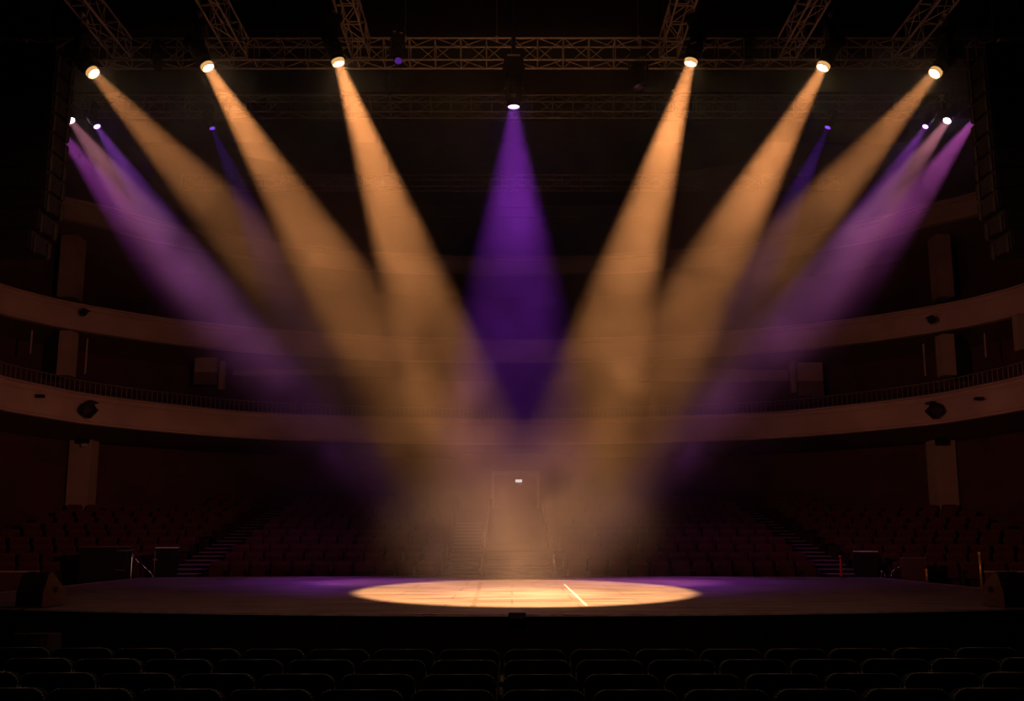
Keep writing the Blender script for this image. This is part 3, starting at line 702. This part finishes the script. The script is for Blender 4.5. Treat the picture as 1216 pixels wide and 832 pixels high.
# ------------------------------------------------------------------ haze over the stage
def haze_mat():
    m = bpy.data.materials.new('haze'); m.use_nodes = True; nt = m.node_tree; nt.nodes.clear(); N = nt.nodes.new; L = nt.links.new
    out = N('ShaderNodeOutputMaterial'); vs_ = N('ShaderNodeVolumeScatter'); vs_.inputs['Color'].default_value = (1,.9,.86,1); vs_.inputs['Anisotropy'].default_value = .3
    tc = N('ShaderNodeTexCoord'); n1 = N('ShaderNodeTexNoise'); n1.inputs['Scale'].default_value = .5; n1.inputs['Detail'].default_value = 4; n1.inputs['Roughness'].default_value = .55; n1.inputs['Distortion'].default_value = .6
    L(tc.outputs['Object'], n1.inputs['Vector'])
    r1 = N('ShaderNodeMapRange'); r1.inputs[1].default_value = .34; r1.inputs[2].default_value = .66; r1.inputs[3].default_value = .3; r1.inputs[4].default_value = 1.7; L(n1.outputs[0], r1.inputs[0])
    sx = N('ShaderNodeSeparateXYZ'); L(tc.outputs['Object'], sx.inputs[0])
    ab = N('ShaderNodeMath'); ab.operation = 'ABSOLUTE'; L(sx.outputs[0], ab.inputs[0])
    df = N('ShaderNodeMath'); df.operation = 'SUBTRACT'; L(sx.outputs[2], df.inputs[0]); L(ab.outputs[0], df.inputs[1])
    rz = N('ShaderNodeMapRange'); rz.interpolation_type = 'SMOOTHSTEP'; rz.inputs[1].default_value = -2.7; rz.inputs[2].default_value = 2.2; rz.inputs[3].default_value = .015; rz.inputs[4].default_value = 1; L(df.outputs[0], rz.inputs[0])
    yz = N('ShaderNodeMath'); yz.operation = 'MULTIPLY_ADD'; L(sx.outputs[2], yz.inputs[0]); yz.inputs[1].default_value = .18; L(sx.outputs[1], yz.inputs[2])
    ry = N('ShaderNodeMapRange'); ry.interpolation_type = 'SMOOTHSTEP'; ry.inputs[1].default_value = 15.5; ry.inputs[2].default_value = 17.1; ry.inputs[3].default_value = 0; ry.inputs[4].default_value = 1; L(yz.outputs[0], ry.inputs[0])
    rh = N('ShaderNodeMapRange'); rh.inputs[1].default_value = .5; rh.inputs[2].default_value = 9; rh.inputs[3].default_value = .44; rh.inputs[4].default_value = 1; L(sx.outputs[2], rh.inputs[0])
    m1 = N('ShaderNodeMath'); m1.operation = 'MULTIPLY'; L(ry.outputs[0], m1.inputs[0]); L(rh.outputs[0], m1.inputs[1])
    m2 = N('ShaderNodeMath'); m2.operation = 'MULTIPLY'; L(m1.outputs[0], m2.inputs[0]); L(rz.outputs[0], m2.inputs[1])
    a = N('ShaderNodeMath'); a.operation = 'MULTIPLY'; L(r1.outputs[0], a.inputs[0])
    tz = N('ShaderNodeMath'); tz.operation = 'MULTIPLY_ADD'; L(sx.outputs[1], tz.inputs[0]); tz.inputs[1].default_value = -.45; L(sx.outputs[2], tz.inputs[2])
    rt_ = N('ShaderNodeMapRange'); rt_.inputs[1].default_value = 4.9; rt_.inputs[2].default_value = 5.6; rt_.inputs[3].default_value = 1; rt_.inputs[4].default_value = .1; L(tz.outputs[0], rt_.inputs[0])
    m3 = N('ShaderNodeMath'); m3.operation = 'MULTIPLY'; L(m2.outputs[0], m3.inputs[0]); L(rt_.outputs[0], m3.inputs[1]); L(m3.outputs[0], a.inputs[1])
    b = N('ShaderNodeMath'); b.operation = 'MULTIPLY'; L(a.outputs[0], b.inputs[0]); b.inputs[1].default_value = .08; L(b.outputs[0], vs_.inputs['Density'])
    L(vs_.outputs[0], out.inputs['Volume'])
    return m
hz = MB().box((-17,13.2,.03),(17,24.9,15.2)).obj('stage_haze', haze_mat()); tag(hz, 'thin smoky haze hanging over the stage and glowing in beams', 'haze', kind='stuff')

# ------------------------------------------------------------------ added fill lamps, sources unseen
def area(p, t, c_, E, sz, name, spread=PI):
    l = bpy.data.lights.new(name, 'AREA'); l.color = c_; l.energy = E; l.size = sz; l.spread = spread
    o = bpy.data.objects.new(name, l); col.objects.link(o); o.location = p; o.rotation_euler = (Vector(t)-Vector(p)).to_track_quat('-Z','Y').to_euler(); return o
def wash(p, t, c_, E, ang, bl, name):
    l = bpy.data.lights.new(name, 'SPOT'); l.color = c_; l.energy = E; l.spot_size = math.radians(ang); l.spot_blend = bl; l.shadow_soft_size = .15
    o = bpy.data.objects.new(name, l); col.objects.link(o); o.location = p; o.rotation_euler = (Vector(t)-Vector(p)).to_track_quat('-Z','Y').to_euler(); return o
wash((4,5,4), (-18,28,5.8), (1,.36,.24), 3000, 46, 1, 'house_fill')  # unseen fill added to brighten the left balcony
wash((-4,5,4), (18,28,5.8), (1,.36,.26), 2800, 46, 1, 'house_fill')  # matching unseen fill added for the right balcony
wash((0,5,5), (0,17,13.2), (1,.45,.2), 800, 38, 1, 'truss_fill')  # added to light the centre truss from below, no fixture
wash((0,8,14), (0,2.5,0), (1,.7,.5), 900, 70, .6, 'house_fill')  # added above the front seats to bring out their edges
for sx in (-8.5, 8.5): wash((sx,26.3,9), (sx,25.6,0), (.55,.12,.8), 420, 85, 1, 'violet_fill')  # added violet fill on the rear seats, no fixture
for sx in (-5.6, 5.6): wash((sx*1.1,25.3,4.6), (sx,22.6,0), (.5,.08,.9), 460, 72, 1, 'violet_fill')  # added to put violet patches on the stage floor, no fixture
fl = wash((0,4,11), (0,12.9,0), (1,.46,.34), 1200, 46, 1, 'edge_fill'); fl.scale = (2, 1, 1)  # added to brighten the stage front edge, source unseen
P = Vector((.3,-1,9)); a0 = math.atan2(9,14.7); a1 = math.atan2(9,24.2); am = (a0+a1)/2
po = wash(P, P+Vector((0,math.cos(am),-math.sin(am))), (1,.51,.225), 290000, 2*math.degrees(math.atan(3.92/(math.hypot(18.2,9)))), .12, 'pool_fill')  # unseen lamp added to shape the bright pool on the floor
po.scale = (1, math.tan((a0-a1)/2)/(3.92/math.hypot(18.2,9)), 1)
